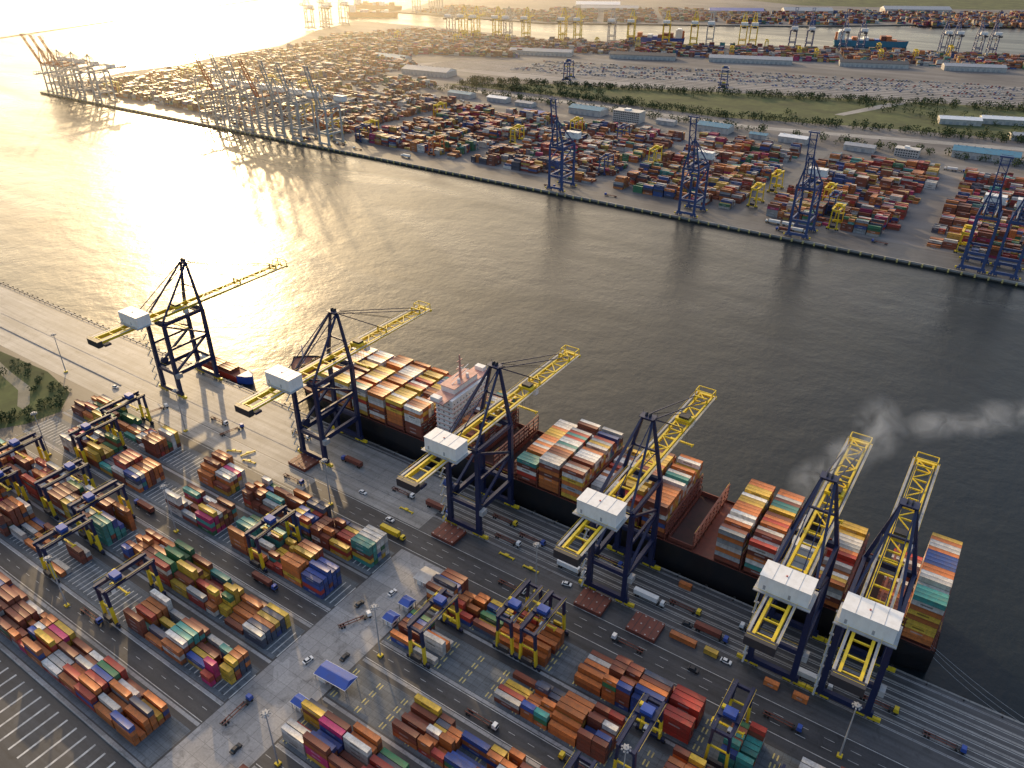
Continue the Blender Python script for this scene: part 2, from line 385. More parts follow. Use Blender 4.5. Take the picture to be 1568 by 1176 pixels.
# ---------------------------------------------------------------- yard gantries
def rtg(main=navy,leg=yellow,tro=3):
    b=MB(); Y=11.75; Z=20.5
    for sy in (-1,1):
        y=sy*Y
        b.beam((-6,y,1.9),(6,y,1.9),1.1,1.3,main)
        for x in (-5.6,-3.6,3.6,5.6): b.cyl((x,y-.4,.8),(x,y+.4,.8),.8,.8,rubber,10)
        for sx in (-1,1):
            b.beam((sx*4,y,2),(sx*3.6,y,12),1.,1.4,leg); b.beam((sx*3.6,y,12),(sx*3.2,y,Z),1.,1.4,main)
        b.beam((-3.6,y,11),(3.6,y,11),.6,.7,leg); b.beam((-3.2,y,Z-.2),(3.2,y,Z-.2),1.1,1.4,main)
    b.box(-2.6,2.6,-Y-1.9,-Y-.5,2.6,5.2,dark); b.box(-2,2,Y+.5,Y+1.5,2.4,4.2,yellow)
    for sx in (-1,1):
        b.beam((sx*3.2,-Y-1.2,Z+.3),(sx*3.2,Y+1.2,Z+.3),1.1,1.8,main); b.beam((sx*4.2,-Y,Z+1),(sx*4.2,Y,Z+1),.6,.12,main)
        b.beam((sx*4.5,-Y,Z+2.1),(sx*4.5,Y,Z+2.1),.1,.1,yellow)
    b.box(-4.2,4.2,tro-2.4,tro+2.4,Z+1.3,Z+2.1,main); b.box(-2.4,2.4,tro-1.8,tro+1.8,Z+2.1,Z+3.8,blue if main is navy else main); b.box(-3.8,-2.5,tro+.6,tro+2.2,Z+2.1,Z+3.2,yellow)
    b.box(1.,3,tro-5,tro-3,Z-3.2,Z-.8,white); b.box(1.1,2.9,tro-5.08,tro-5,Z-2.8,Z-1.4,glass)
    for sx in (-2,2):
        for sy in (-.8,.8): b.beam((sx,tro+sy,Z+1),(sx,tro+sy,15.6),.1,.1,dark)
    b.box(-6,6,tro-.4,tro+.4,15,15.6,yellow)
    for sx in (-6,6): b.box(sx-.25,sx+.25,tro-1.2,tro+1.2,14.7,15.3,yellow)
    return b.mesh('rubber_tyred_gantry_crane')
R=[rtg(tro=t) for t in (5,-4,0)]; RY=rtg(yellow,yellow,2); RO=rtg(orange,orange,-3); RB=rtg(blue2,blue2,0)
CP,CQ,CP1,CQ1,CP2=202.8,177.7,142.2,117.2,82
for i,(x,y) in enumerate(((-424,CP),(-414,CQ),(-262,CQ),(-385,CP1),(-352,CP1),(-432,CP1),(-410,CQ1),(-290,CQ1),(-340,CQ1),(-160,CQ),(-132,CP),(-120,CP),(-62,CQ),(-36,CP),(-72,CP1),(-10,CQ))):
    inst(R[i%3],'rubber_tyred_gantry_crane',(x,y,0))
# ---------------------------------------------------------------- near yard stacks
N='container_stack'
block(N,-474,-376,194,6,2,5,1)
block(N,-345,-215,194,6,3,5,1,gaps=((-322,-310),))
block(N,-440,-362,168.5,6,2,5,.95)
block(N,-338,-215,168.5,6,2,5,1,gaps=((-300,-288),))
block(N,-480,-216,133.5,6,3,5,.97,gaps=((-340,-322),))
block(N,-480,-330,108,6,1,5,.95); block(N,-282,-216,108,6,2,5,.9)
block(N,-420,-214,74,6,2,4,1)
block(N,-178,-40,194,6,2,5,.97,gaps=((-110,-98),))
block(N,-178,-152,168.5,6,2,4,1); block(N,-122,-60,168.5,6,1,4,.85)
block(N,-36,120,194,6,2,4,.85); block(N,-50,110,168.5,6,1,4,.9)
block(N,-146,-20,133.5,6,1,4,.75); block(N,-180,-118,108,6,3,5,1); block(N,-108,60,108,6,2,5,.95)
block(N,-180,50,74,6,1,4,.9)
# ---------------------------------------------------------------- far terminal
sheet('far_terminal_ground',[(-1583,778),(900,778),(2600,1400),(2600,3260),B2(1103,0),(-1201,1935),(-1480,1985),(-1930,1990),(-1850,1740),(-1688,1456),(-1674,1263),(-1639,1112),(-1656,997)],0,farland,-8,wallc)
sheet('outer_terminal_ground',[(-2010,2270),(-1407,2265),(-688,2642),(-158,3103),(2600,5200),(2600,9000),(-3600,9000),(-2600,3600),(-2120,2560)],0,farland,-8,wallc)
sheet('far_quay_pavement',rect(-1580,900,779,822),.05,asphaltq)
q=MB(); q.box(-1583,900,776.8,778.2,-1.4,.5,concreteq)
x=-1580
while x<300: q.box(x,x+1.4,775.6,776.8,-2.6,.2,yelm); x+=11
q.obj('far_quay_wall')
far=Cont()
y=830
ri=0
while y<1128:
    for xa,xb in ((-1570,-1330),(-1312,-1110),(-1095,-860),(-838,-640),(-624,-430),(-416,-260),(-234,-90),(-72,110),(124,330)):
        if y>1090 and -900<xa<-500: continue
        if -1120<xa<-850 and y<850: continue
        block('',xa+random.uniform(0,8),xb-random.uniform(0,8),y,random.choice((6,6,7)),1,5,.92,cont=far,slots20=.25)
    y+= 19.5 if ri%2 else 26; ri+=1
y=1155
while y<1420:
    for xa,xb in ((-1600,-1400),(-1385,-1180),(-1165,-1000)):
        if xb>-1100 and y>1230: continue
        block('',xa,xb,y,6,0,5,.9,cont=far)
    y+=25
y=1440
while y<1900:
    for xa,xb in ((-1650,-1480),(-1465,-1290)):
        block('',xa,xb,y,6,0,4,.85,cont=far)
    y+=28
far.obj('far_container_stacks')
far=Cont()
v=-46
while v>-330:
    for ua,ub in ((-560,-420),(-410,-200),(-190,20),(32,260),(272,480),(492,740),(752,980),(992,1260),(1272,1500)):
        if v<-225 and (ua>-100): continue
        if random.random()<.06: continue
        block('',ua,ub,v-16,6,1,5,.92,cont=far,ang=A2,org=o2)
    v-=23
far.obj('basin_container_stacks')
far=Cont()
A3=math.atan2(377,719)
for row in range(14):
    for seg in range(11):
        if random.random()<.15: continue
        block('',seg*190,seg*190+175,40+row*28,6,1,5,.88,cont=far,ang=A3,org=(-1407,2265))
for row in range(8):
    block('',-560,-40,40+row*30,6,1,4,.8,cont=far,ang=0,org=(-1400,2270))
far.obj('outer_container_stacks')
green=[(-1010,1262),(-700,1285),(-450,1275),(-220,1340),(-28,1375),(500,1440),(1500,1560),(1500,1900),(200,1690),(-211,1585),(-533,1478),(-829,1380)]
sheet('green_belt_grass',green,.06,grass)
sheet('outer_grassland',[(-900,3300),(-300,3500),(2600,5900),(2600,9000),(-3500,9000),(-2300,3900)],.06,grass)
sheet('rail_yard_ground',[(-1230,1400),(-829,1395),(-533,1493),(-211,1600),(200,1705),(1500,2000),(1500,2350),(-58,1850),(-540,1690),(-1148,1540)],.06,railb)
sheet('belt_road',[(-1060,1215),(-700,1235),(-380,1225),(-28,1300),(1500,1420),(1500,1440),(-28,1322),(-385,1245),(-700,1253),(-1060,1235)],.1,concreteq)
sheet('belt_road',[(-300,1400),(-285,1400),(-205,1592),(-230,1592)],.1,concreteq)
sheet('terminal_road',rect(-1000,900,1134,1152),.1,asphaltq)
sheet('terminal_road',rect(-255,-240,822,1134),.1,asphaltq)
rl=MB(); 
for k in range(11):
    off=k*14+8
    a=(-1180,1410+off*.8);bb=(-533,1500+off*1.25);cc=(200,1712+off*1.4);dd=(1500,2010+off*1.6)
    for p,q2 in ((a,bb),(bb,cc),(cc,dd)):
        rl.beam((*p,.25),(*q2,.25),1.6,.3,dark if k%3==0 else asphaltq)
rl.obj('railway_tracks')
cars=MB(); cols=[white,grey,white,dark,ltgrey,red,blue]
def carshape(b,x,y,rz,m,s=1):
    c,q2=math.cos(rz),math.sin(rz)
    P=lambda u,v,z:(x+(u*c-v*q2)*s,y+(u*q2+v*c)*s,.15+z*s)
    def hx(u0,u1,w0,z0,U0,U1,w1,z1,mat): b.hexa([P(u0,-w0,z0),P(u1,-w0,z0),P(u1,w0,z0),P(u0,w0,z0),P(U0,-w1,z1),P(U1,-w1,z1),P(U1,w1,z1),P(U0,w1,z1)],mat)
    hx(-2.2,2.2,.9,.25,-2.15,2.1,.88,.85,m); hx(-1.7,1.2,.82,.85,-1.2,.5,.68,1.4,glass); hx(-1.15,.45,.67,1.4,-1.1,.4,.65,1.45,m)
    for u in (-1.4,1.4):
        for v in (-.92,.92): b.cyl(P(u,v-.1,.3),P(u,v+.1,.3),.32*s,.32*s,rubber,6)
for k in range(11):
    off=k*13+8
    i=0
    while i<240:
        i+=1
        if random.random()<.35: continue
        x=-1000+i*6.2; yb=1405+(x+1180)*.26+off*1.15
        if (i//14)%4==k%4: continue
        carshape(cars,x,yb,1.3,random.choice(cols),1.25)
cars.obj('parked_cars')
def treemass(name,pts,h=(5,9),nl=70):
    V=[];F=[]
    for (x,y,z) in pts:
        hh=random.uniform(*h); r=hh*.5
        P=rng.normal(size=(nl,3)); P/=np.linalg.norm(P,axis=1)[:,None]; P*=rng.uniform(.35,1,(nl,1))**.5
        lob=1+.35*np.sin(P[:,0:1]*5+x)*np.cos(P[:,1:2]*4+y)
        C=P*lob*np.array([r,r,hh*.38])+np.array([x,y,z+hh*.55])
        for c in C:
            a=rng.normal(size=3);a/=np.linalg.norm(a);b_=np.cross(a,rng.normal(size=3));b_/=np.linalg.norm(b_)+1e-6; s=random.uniform(.12,.24)*hh*.6
            k=len(V); V+= [c-a*s,c+b_*s*.7,c+a*s,c-b_*s*.7]; F.append((k,k+1,k+2,k+3))
        k=len(V); 
        for dz,rr in ((0,.05*hh),(hh*.6,.02*hh)):
            for t in (0,2.1,4.2): V.append(np.array((x+rr*math.cos(t),y+rr*math.sin(t),z+dz)))
        for t in range(3): F.append((k+t,k+(t+1)%3,k+3+(t+1)%3,k+3+t))
    me=bpy.data.meshes.new(name); me.from_pydata([tuple(v) for v in V],[],F); me.materials.append(foliage); return inst(me,name)
pts=[]
for i in range(1700):
    t=random.random(); x=-980+t*1500; base=1270+max(0,(x+450))*.17; top=1375+(x+829)*.33
    f=random.choice((random.uniform(.0,.12),random.uniform(.85,1),random.random()))
    if .15<f<.8 and math.sin(x*.02+f*9)+math.cos(x*.007)<.1: continue
    pts.append((x+random.uniform(-3,3),base+(top-base)*f,0))
for i in range(220): pts.append((random.uniform(-1000,100),1200+random.uniform(-6,6)+20*random.random(),0))
treemass('distant_trees',pts,(6,13),32)
pts=[]
for i in range(520):
    x=random.uniform(-640,-485); y=random.uniform(110,211)
    if x>-500 and (y>200 or y<160): continue
    if -600<x<-505 and 186<y<200 and random.random()<.75: continue
    if math.sin(x*.11)+math.cos(y*.13+x*.05)<-.4: continue
    pts.append((x,y,0))
treemass('roadside_bushes',pts,(2,6),60)
# ---------------------------------------------------------------- warehouses
def warehouse(name,x,y,L,Wd,Hh,roof,rz=0,storeys=0):
    b=MB(); l,w=L/2,Wd/2
    b.box(-l,l,-w,w,0,Hh,ltgrey)
    if storeys:
        b.box(-l-.3,l+.3,-w-.3,w+.3,Hh,Hh+.6,roof); b.box(-l*.3,l*.1,-w*.4,w*.4,Hh+.6,Hh+3,white)
        for k in range(storeys):
            z=1+k*Hh/storeys
            for sgn in (-1,1):
                u=-l+1.5
                while u<l-2.5: b.box(u,u+2,sgn*w-.04,sgn*w+.04,z,z+1.6,glass); u+=3.2
    else:
        r=Wd*.14
        for sgn in (-1,1): b.hexa([(-l-.6,sgn*(w+.8),Hh),(l+.6,sgn*(w+.8),Hh),(l+.6,0,Hh+r),(-l-.6,0,Hh+r),(-l-.6,sgn*(w+.8),Hh+.3),(l+.6,sgn*(w+.8),Hh+.3),(l+.6,0,Hh+r+.3),(-l-.6,0,Hh+r+.3)],roof)
        for sx in (-l,l): b.poly([(sx,-w,Hh),(sx,w,Hh),(sx,0,Hh+r)],white)
        u=-l+4
        while u<l-6:
            for sgn in (-1,1): b.box(u,u+4.5,sgn*w-.05,sgn*w+.05,0.02,4.6,grey)
            b.box(u,u+1.6,-.5,.5,Hh+r+.1,Hh+r+1,grey); u+=10
    return b.obj(name,(x,y,0),rz)
for x,y,L,w,h,r,rz,s in ((-640,1180,60,28,9,teal,0,0),(-560,1168,46,22,16,ltgrey,0,5),(-420,1178,50,26,9,teal,0,0),(-700,1110,40,20,8,blue,0,0),(-60,1230,80,30,9,teal,.05,0),(20,1175,50,22,9,grey,0,0),(-1290,1430,90,34,9,teal,0,0),(-1100,1330,110,40,10,grey,.1,0),(-300,1175,40,18,8,white,0,0),(-120,1440,60,22,8,white,.3,0),(-60,1480,70,22,8,white,.3,0),(-20,1380,50,20,7,grey,.3,0),(-760,1175,34,16,6,grey,0,0),(-820,1180,40,18,7,white,0,0),(-900,1178,50,20,7,teal,0,0),(-500,1180,30,14,6,grey,0,0),(-350,1172,26,14,6,teal,0,0),(-210,1180,40,18,7,grey,0,0),(-150,1185,30,16,10,ltgrey,0,3),(80,1240,60,24,8,white,.05,0)):
    warehouse('warehouse' if not s else 'office_building',x,y,L,w,h,r,rz,s)
for u,v,L,w,r in ((60,-275,150,34,grey),(300,-275,150,34,dark),(540,-270,180,34,grey),(800,-265,140,30,dark),(1000,-265,120,30,grey)):
    x,y=B2(u,v); warehouse('warehouse',x,y,L,w,9,r,A2)
for x,y,L,w,r in ((-1000,2860,180,50,blue),(-800,3000,160,60,grey),(-500,3250,220,60,grey),(-1400,2700,200,50,grey),(-1500,2800,160,60,white)):
    warehouse('warehouse',x,y,L,w,12,r,A3)
for i in range(34):
    x=random.uniform(-1500,60); y=830+8+random.choice([0,26,45.5,71.5,91,117,136.5,162.5,182,208]); inst(random.choice((RY,RY,RO,RB)),'rubber_tyred_gantry_crane',(x,y,0))
for i in range(16):
    x,y=B2(random.uniform(-400,1100),-46-8-23*random.randint(0,7)); inst(RY,'rubber_tyred_gantry_crane',(x,y,0),A2)
for x,y in ((-830,1440),(-540,1530),(-30,1700)): inst(RB,'rail_gantry_crane',(x,y,0),A2,1.6)
# ---------------------------------------------------------------- container ship
def container_ship(name,x0,x1,yc,B,deck,hmat=hullblk,bays=None):
    root=bpy.data.objects.new(name,None); COL.objects.link(root)
    def ch(o): o.parent=root; return o
    b=MB(); h=B/2; L=x1-x0
    st=[]
    for t,wd,wl,zz in ((0,.0,.0,5),(.015,.34,.02,4.2),(.035,.62,.12,3),(.07,.88,.38,1.6),(.12,.98,.72,.5),(.2,1,.95,0),(.3,1,1,0),(.9,1,1,0),(.97,1,.93,0),(1,.98,.8,0)):
        st.append((x0+L*t,wd*h,wl*h,deck+zz))
    prev=None
    for x,a,w,z in st:
        xb=x+ (6 if x<x0+L*.1 else 0)
        cur=[(x,yc-a,z),(xb,yc-w,-3.5),(xb,yc+w,-3.5),(x,yc+a,z)]
        mid=[((x+xb)/2,yc-(a*.55+w*.45),deck*.3),((x+xb)/2,yc+(a*.55+w*.45),deck*.3)]
        if prev:
            p,pm=prev
            b.poly([p[0],cur[0],mid[0],pm[0]][::-1],hmat); b.poly([pm[0],mid[0],cur[1],p[1]][::-1],hmat)
            b.poly([p[3],cur[3],mid[1],pm[1]],hmat); b.poly([pm[1],mid[1],cur[2],p[2]],hmat)
            b.poly([(p[0][0],p[0][1],p[0][2]-1.1),(cur[0][0],cur[0][1],cur[0][2]-1.1),(cur[3][0],cur[3][1],cur[3][2]-1.1),(p[3][0],p[3][1],p[3][2]-1.1)],redox)
        prev=(cur,mid)
    c,mm=prev; b.poly([c[0],c[3],mm[1],mm[0]],hmat); b.poly([mm[0],mm[1],c[2],c[1]],hmat)
    ch(b.obj('hull'))
    d=MB(); 
    for s in (-1,1):
        d.beam((x0+L*.2,yc+s*(h-.15),deck+.1),(x1-2,yc+s*(h-.15),deck+.1),.2,.5,redox)
    for (bx,kind,t) in bays:
            X=bx
            if kind=='open':
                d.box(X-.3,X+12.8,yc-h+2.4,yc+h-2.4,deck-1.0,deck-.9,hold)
                for r in range(18):
                    yy=yc-h+2.6+r*(B-5.2)/17
                    for xx in (X,X+12.4): d.beam((xx,yy,deck-1),(xx,yy,deck+5.4),.3,.3,redox)
                for xx in (X,X+12.4): d.beam((xx,yc-h+2.4,deck+1.2),(xx,yc+h-2.4,deck+1.2),.5,2.2,redox)
                for s in (-1,1): d.beam((X,yc+s*(h-2.3),deck+.6),(X+12.4,yc+s*(h-2.3),deck+.6),.6,2.6,redox)
            elif kind=='c':
                for k in range(4):
                    w=(B-4)/4; ya=yc-h+2+k*w; d.box(X,X+12.4,ya+.1,ya+w-.1,deck-.9,deck+1.2,redox)
            zt=deck+11
            for r in range(10):
                yy=yc-h+.7+r*(B-1.4)/9; d.beam((X+13.1,yy,deck-1),(X+13.1,yy,zt),.4,.4,redox)
            for zz in (deck+3.4,deck+6,deck+8.6,zt): d.beam((X+13.1,yc-h+.5,zz),(X+13.1,yc+h-.5,zz),1.0,.3,redox)
            for s in (-1,1):
                d.beam((X+13.1,yc+s*(h-.6),zt+1),(X+13.1,yc+s*(h-6),zt+1),.1,.1,yellow)
    ch(d.obj('deck_fittings'))
    C=Cont()
    for (bx,kind,t) in bays:
        if kind!='c': continue
        rows=int((B-1)/2.52)
        taper=0
        if bx<x0+L*.09: taper=2
        if bx<x0+L*.05: taper=3
        theme=pick(PALS)
        two=random.random()<.12
        for r in range(taper,rows-taper):
            yy=yc-(rows-1)*1.26+r*2.52
            if random.random()<.6: theme=pick(PALS)
            hgt=t if random.random()<.8 else t-1
            for k in range(hgt):
                col=theme if (k==hgt-1 and random.random()<.8) else pick(PALS)
                for part in ((-3.07,3.07) if two else (0,)): C.add(bx+6.2+part,yy,deck+1.25+k*2.62,20 if two else 40,col)
    ch(C.obj('deck_cargo'))
    return root
bays=[]
x=-350
for t in (6,7,7,7,7,7,7): bays.append((x,'c',t)); x+=14.2
for X,k,t in ((-228,'c',7),(-214,'open',0),(-200,'open',0),(-186,'c',5),(-172,'c',7),(-158,'c',7),(-143.5,'c',4),(-126.5,'c',7),(-112,'c',7),(-97.5,'open',0),(-74,'c',7),(-59.5,'c',7),(-29,'c',5),(-15.5,'open',0),(-4,'c',3),(8.4,'c',9)): bays.append((X,k,t))
yc=304.2
ship=container_ship('container_ship',-384,23,yc,47,14,bays=bays)
def child(b,name,root): o=b.obj(name); o.parent=root; return o
a=MB()
a.box(-245,-233,yc-17,yc+17,13,44,white)
for k in range(9):
    z=16+k*3.1
    a.box(-245.5,-232.5,yc-17.5,yc+17.5,z-1.6,z-1.45,salmon)
    yy=yc-15.5
    while yy<yc+15:
        for xx in (-233.02,-245.0): a.box(xx-.03,xx+.05,yy,yy+.8,z,z+.7,glass)
        yy+=2.9
    for s in (-1,1):
        for u in (-243.5,-240,-236): a.box(u,u+1.0,yc+s*17-.04,yc+s*17+.04,z,z+.7,glass)
a.box(-246,-235,yc-23,yc+23,44,44.6,salmon); a.box(-245.5,-236,yc-11,yc+11,44.6,48,white)
a.box(-245.6,-245.4,yc-10.5,yc+10.5,46,47.4,glass); a.box(-246,-235.5,yc-11.5,yc+11.5,48,48.4,salmon)
for s in (-1,1): a.box(-244,-238,yc+s*21-1.8,yc+s*21+1.8,44.6,47,white); a.beam((-241,yc+s*22,44),(-239,yc+s*15.5,36),.5,.5,white); a.cyl((-231,yc+s*18,19),(-223,yc+s*18,19),1.4,1.1,orange)
a.beam((-240,yc,48),(-240,yc,64),1.4,1.4,salmon,.6,.6)
for z,w in ((52,9),(56,7),(60.5,5)): a.beam((-240,yc-w/2,z),(-240,yc+w/2,z),.5,.5,salmon)
a.beam((-241.6,yc,56),(-238.5,yc,56),.5,.4,white); a.cyl((-238,yc+4,48.4),(-238,yc+4,51),1.1,.9,white); a.cyl((-238,yc-4,48.4),(-238,yc-4,51),1.1,.9,white)
for z in (50,53): a.beam((-240,yc-8,z-1.5),(-240,yc+8,z+1.5),.3,.3,white)
child(a,'accommodation_block',ship)
a=MB(); X0=-43.5
a.box(X0,X0+12,yc-12,yc+12,13,32,white); a.box(X0+2,X0+10,yc-6,yc+8,32,42,hullblk); a.box(X0+1.9,X0+10.1,yc-6.1,yc+8.1,35,38.5,yellow)
for u in (3.5,6,8.5):
    for w in (-2.5,1,4.5): a.cyl((X0+u,yc+w,42),(X0+u-.3,yc+w,44.5),.6,.6,dark)
for k in range(5): a.box(X0-.5,X0+12.5,yc-12.5,yc+12.5,15+k*4,15.2+k*4,grey)
a.box(X0+2,X0+10,yc-20,yc-12,13,20,white); a.box(X0+2,X0+10,yc+12,yc+20,13,20,white)
child(a,'funnel_casing',ship)
a=MB()
a.beam((-374,yc,17),(-374,yc,31),.9,.9,white,.5,.5); a.beam((-374,yc-2,29),(-374,yc+2,29),.3,.3,white)
for s in (-1,1): a.cyl((-370,yc+s*5-1.2,18.2),(-370,yc+s*5+1.2,18.2),1.2,1.2,dark,10); a.box(-367,-364,yc+s*6-1,yc+s*6+1,16,18.5,grey)
a.box(-355,-354.3,yc-14,yc+14,14,21,redox)
child(a,'foremast_and_windlass',ship)
ml=MB()
for xs,xe in ((-372,-395),(-368,-390),(18,60),(14,52),(20,70)):
    n=8; pr=None
    for i in range(n+1):
        t=i/n; p=(xs+(xe-xs)*t,(284 if xs>0 else 296)*(1-t)+276*t,14*(1-t)+.6-2*math.sin(math.pi*t))
        if pr: ml.beam(pr,p,.10,.10,grey)
        pr=p
child(ml,'mooring_lines',ship)
fb=bpy.data.objects.new('feeder_vessel',None); COL.objects.link(fb)
b=MB(); Pk=[(-462,281.5),(-420,281.5),(-413,284),(-410,287),(-413,290),(-420,292.5),(-462,292.5)]
for i in range(len(Pk)):
    (u,v),(w,z)=Pk[i],Pk[(i+1)%len(Pk)]
    mt=blue if u>-425 and w>-425 else red
    b.poly([(u,v,-3.4),(w,z,-3.4),(w,z,1.6 if mt is red else 3),(u,v,1.6 if mt is red else 3)],mt)
b.poly([(u,v,1.2) for u,v in Pk],redox); b.poly([(u,v,2.6) for u,v in Pk[1:6]],blue)
child(b,'hull',fb)
b=MB(); b.box(-461,-455,283,291,1.2,6,white); b.box(-460,-456,284,290,6,8.6,white); b.box(-455.98,-455.9,284.4,289.6,7,8.2,glass); b.beam((-458,287,8.6),(-458,287,13),.3,.3,white)
child(b,'wheelhouse',fb)
C=Cont()
for i in range(2):
    for r in range(3): C.add(-447+i*13,284.3+r*2.6,1.25,40,pick([PAL[0],PAL[1]]))
o=C.obj('cargo'); o.parent=fb
def cargo_vessel(x,y,rz,hm,L=170,B=26):
    b=MB(); h=B/2
    P=[(-L/2,-h*.8),(-L/2+6,-h),(L/2-25,-h),(L/2-8,-h*.5),(L/2,0),(L/2-8,h*.5),(L/2-25,h),(-L/2+6,h),(-L/2,h*.8)]
    for i in range(len(P)):
        (u,v),(w,z)=P[i],P[(i+1)%len(P)]; b.poly([(u*.97,v*.95,-3.4),(w*.97,z*.95,-3.4),(w,z,11),(u,v,11)],hm)
    b.poly([(u,v,10.4) for u,v in P],redox)
    b.box(-L/2+8,-L/2+24,-h*.8,h*.8,10.4,30,white); b.box(-L/2+10,-L/2+20,-h,h,30,33,white); b.box(-L/2+24,-L/2+24.1,-h*.7,h*.7,30.8,32,glass)
    b.box(-L/2+2,-L/2+7,-3,3,10.4,28,orange)
    u=-L/2+30
    while u<L/2-35: b.box(u,u+12,-h*.8,h*.8,10.5,random.choice((14,18,22)),random.choice((white,redox,blue,teal,orange))); u+=13.5
    b.obj('cargo_ship',(x,y,0),rz)
x,y=B2(840,105); cargo_vessel(x,y,A2,teal,180,30)
x,y=B2(300,28); cargo_vessel(x,y,A2+math.pi,blue,150)
cargo_vessel(-1990,2130,.5,orange,170); cargo_vessel(-2150,2330,.2,redox,200)
b=MB(); P0=Vector((-2440,1080,0)); P1=Vector((-2830,2400,0)); n=120
for i in range(n):
    p=P0.lerp(P1,i/n);q2=P0.lerp(P1,(i+1)/n); b.beam((p.x,p.y,-2.6),(q2.x,q2.y,-2.6),random.uniform(5,7),random.uniform(2,3.5),wallc)
b.obj('breakwater')
# ---------------------------------------------------------------- quay furniture
def hatch():
    b=MB()
    b.box(-7,7,-5.8,5.8,.2,1.0,redox); b.box(-7,7,-5.8,5.8,1.25,2.05,redox)
    for x in (-6.2,-2.1,2.1,6.2):
        for y in (-5,0,5): b.box(x-.3,x+.3,y-.3,y+.3,2.05,2.2,ltgrey)
        b.box(x-.15,x+.15,-5.8,5.8,1.0,1.25,dark)
    for x in (-4,0,4): b.box(x-.1,x+.1,-5.7,5.7,2.05,2.14,dark)
    return b.mesh('hatch_cover')
hm=hatch()
for x,y in ((-199,237.5),(-114,237.5),(-87,237.5),(-308,239)):
    inst(hm,'hatch_cover',(x,y,0),random.uniform(-.03,.03))
def mast():
    b=MB(); b.box(-1,1,-1,1,0,.8,yellow); b.cyl((0,0,.8),(0,0,31),.38,.18,grey,8); b.cyl((0,0,30),(0,0,30.4),1.1,1.1,grey,10)
    for i in range(8):
        t=i*math.pi/4; x,y=1.5*math.cos(t),1.5*math.sin(t); b.box(x-.3,x+.3,y-.3,y+.3,29.4,29.9,grey); b.beam((0,0,30.4),(x,y,29.9),.1,.1,grey)
    return b.mesh('high_mast_light')
mm=mast()
for x,y in ((-529,221),(-441,160),(-319,160),(-317,99.5),(-176,159.5),(-174,100),(2,222),(-140,229),(-268,221),(-60,160),(-395,221.5)): inst(mm,'high_mast_light',(x,y,0))
def truck(cab,load=None,trailer=True):
    b=MB()
    b.box(4.6,6.9,-1.2,1.2,.9,1.3,dark); b.hexa([(4.9,-1.2,1.3),(7,-1.2,1.3),(7,1.2,1.3),(4.9,1.2,1.3),(5,-1.1,3.1),(6.7,-1.1,3.1),(6.7,1.1,3.1),(5,1.1,3.1)],cab); b.hexa([(6.95,-1,2),(7.03,-1,2),(7.03,1,2),(6.95,1,2),(6.75,-.95,2.9),(6.83,-.95,2.9),(6.83,.95,2.9),(6.75,.95,2.9)],glass)
    for x in (6,3.6): 
        for y in (-1.05,1.05): b.cyl((x,y-.2,.5),(x,y+.2,.5),.5,.5,rubber,8)
    b.box(1.5,4.8,-.5,.5,.8,1.15,dark)
    if trailer:
        for y in (-.7,.7): b.box(-8.6,3.6,y-.15,y+.15,1.15,1.45,redox if load is None else dark)
        for x in (-8.5,-4,0,3.4): b.box(x-.15,x+.15,-1.2,1.2,1.2,1.45,dark)
        for x in (-7.4,-6.1):
            for y in (-1,1): b.cyl((x,y-.25,.5),(x,y+.25,.5),.5,.5,rubber,8)
        if load:
            b.box(-8.6,3.5,-1.22,1.22,1.46,4.05,load)
            for x in (-8.66,3.5): 
                for y in (-1.15,1.15): b.box(x,x+.06,y-.1,y+.1,1.46,4.1,dark)
            for k in range(20): b.box(-8.3+k*.6,-8.1+k*.6,-1.26,1.26,1.6,4.08,load)
    return b.mesh('terminal_truck')
T=[truck(white),truck(yellow,yellow),truck(blue,redox),truck(white,white),truck(blue),truck(yellow)]
TL=[(-222,221,0),(-285,254.5,3.14),(-170,250.5,0),(-160,258,0),(-92,254,0),(-76,258.5,0),(-120,266,0),(-430,226,1.3),(-370,238,1.3),(-198,168,1.1),(-215,250,0),(-45,262,3.14),(10,254,0),(35,250,0),(-150,224.5,0),(-205,107,1.6),(-330,258,0),(-250,160.5,0),(-20,224,0),(-385,240,0),(-132,250.4,0),(-60,250.4,0),(-180,262.5,0),(-240,250,0),(-300,224.5,0),(-90,224.4,3.14),(-15,250.5,0),(-400,157.5,0),(-350,162,3.14),(-120,158,0),(-80,162,3.14),(-300,102,0)]
TK=(1,2,0,4,3,5,4,0,4,0,2,0,5,4,0,4,0,2,4,0,3,2,5,0,4,0,3,4,2,0,5,4)
for k,(x,y,r) in zip(TK,TL): inst(T[k],'terminal_truck',(x,y,.03),r)
for i in range(26): inst(T[random.choice((0,2,3,4))],'terminal_truck',(random.uniform(-1200,80),random.choice((794,800,812,1140,1146)),.12),random.choice((0,3.14)))
for i,(x,y,r) in enumerate(((-104,248,0),(-72,250,.1),(-204,176,1.5),(-196,190,1.5),(-200,140,1.4),(-60,228,0),(-232,229,0),(-480,228,.1),(-192,95,1.6),(-188,150,1.6),(-130,241,.2),(-50,240,0),(-260,238,0))):
    b=MB(); carshape(b,0,0,0,random.choice((white,white,dark)),1.1); b.obj('parked_car',(x,y,0),r)
def spreader():
    b=MB(); b.box(-6,6,-.5,.5,.5,1.2,yellow)
    for s in (-6,6): b.box(s-.3,s+.3,-1.2,1.2,.1,.9,yellow)
    b.box(-1.5,1.5,-1.1,1.1,1.2,2.0,yellow); return b.mesh('container_spreader')
sp=spreader()
for x,y,r in ((-352,224,.5),(-343,227,1.2),(-336,222,.2),(-150,240,0),(-165,241,0),(-230,240,0)): inst(sp,'container_spreader',(x,y,0),r,.7)
C=Cont()
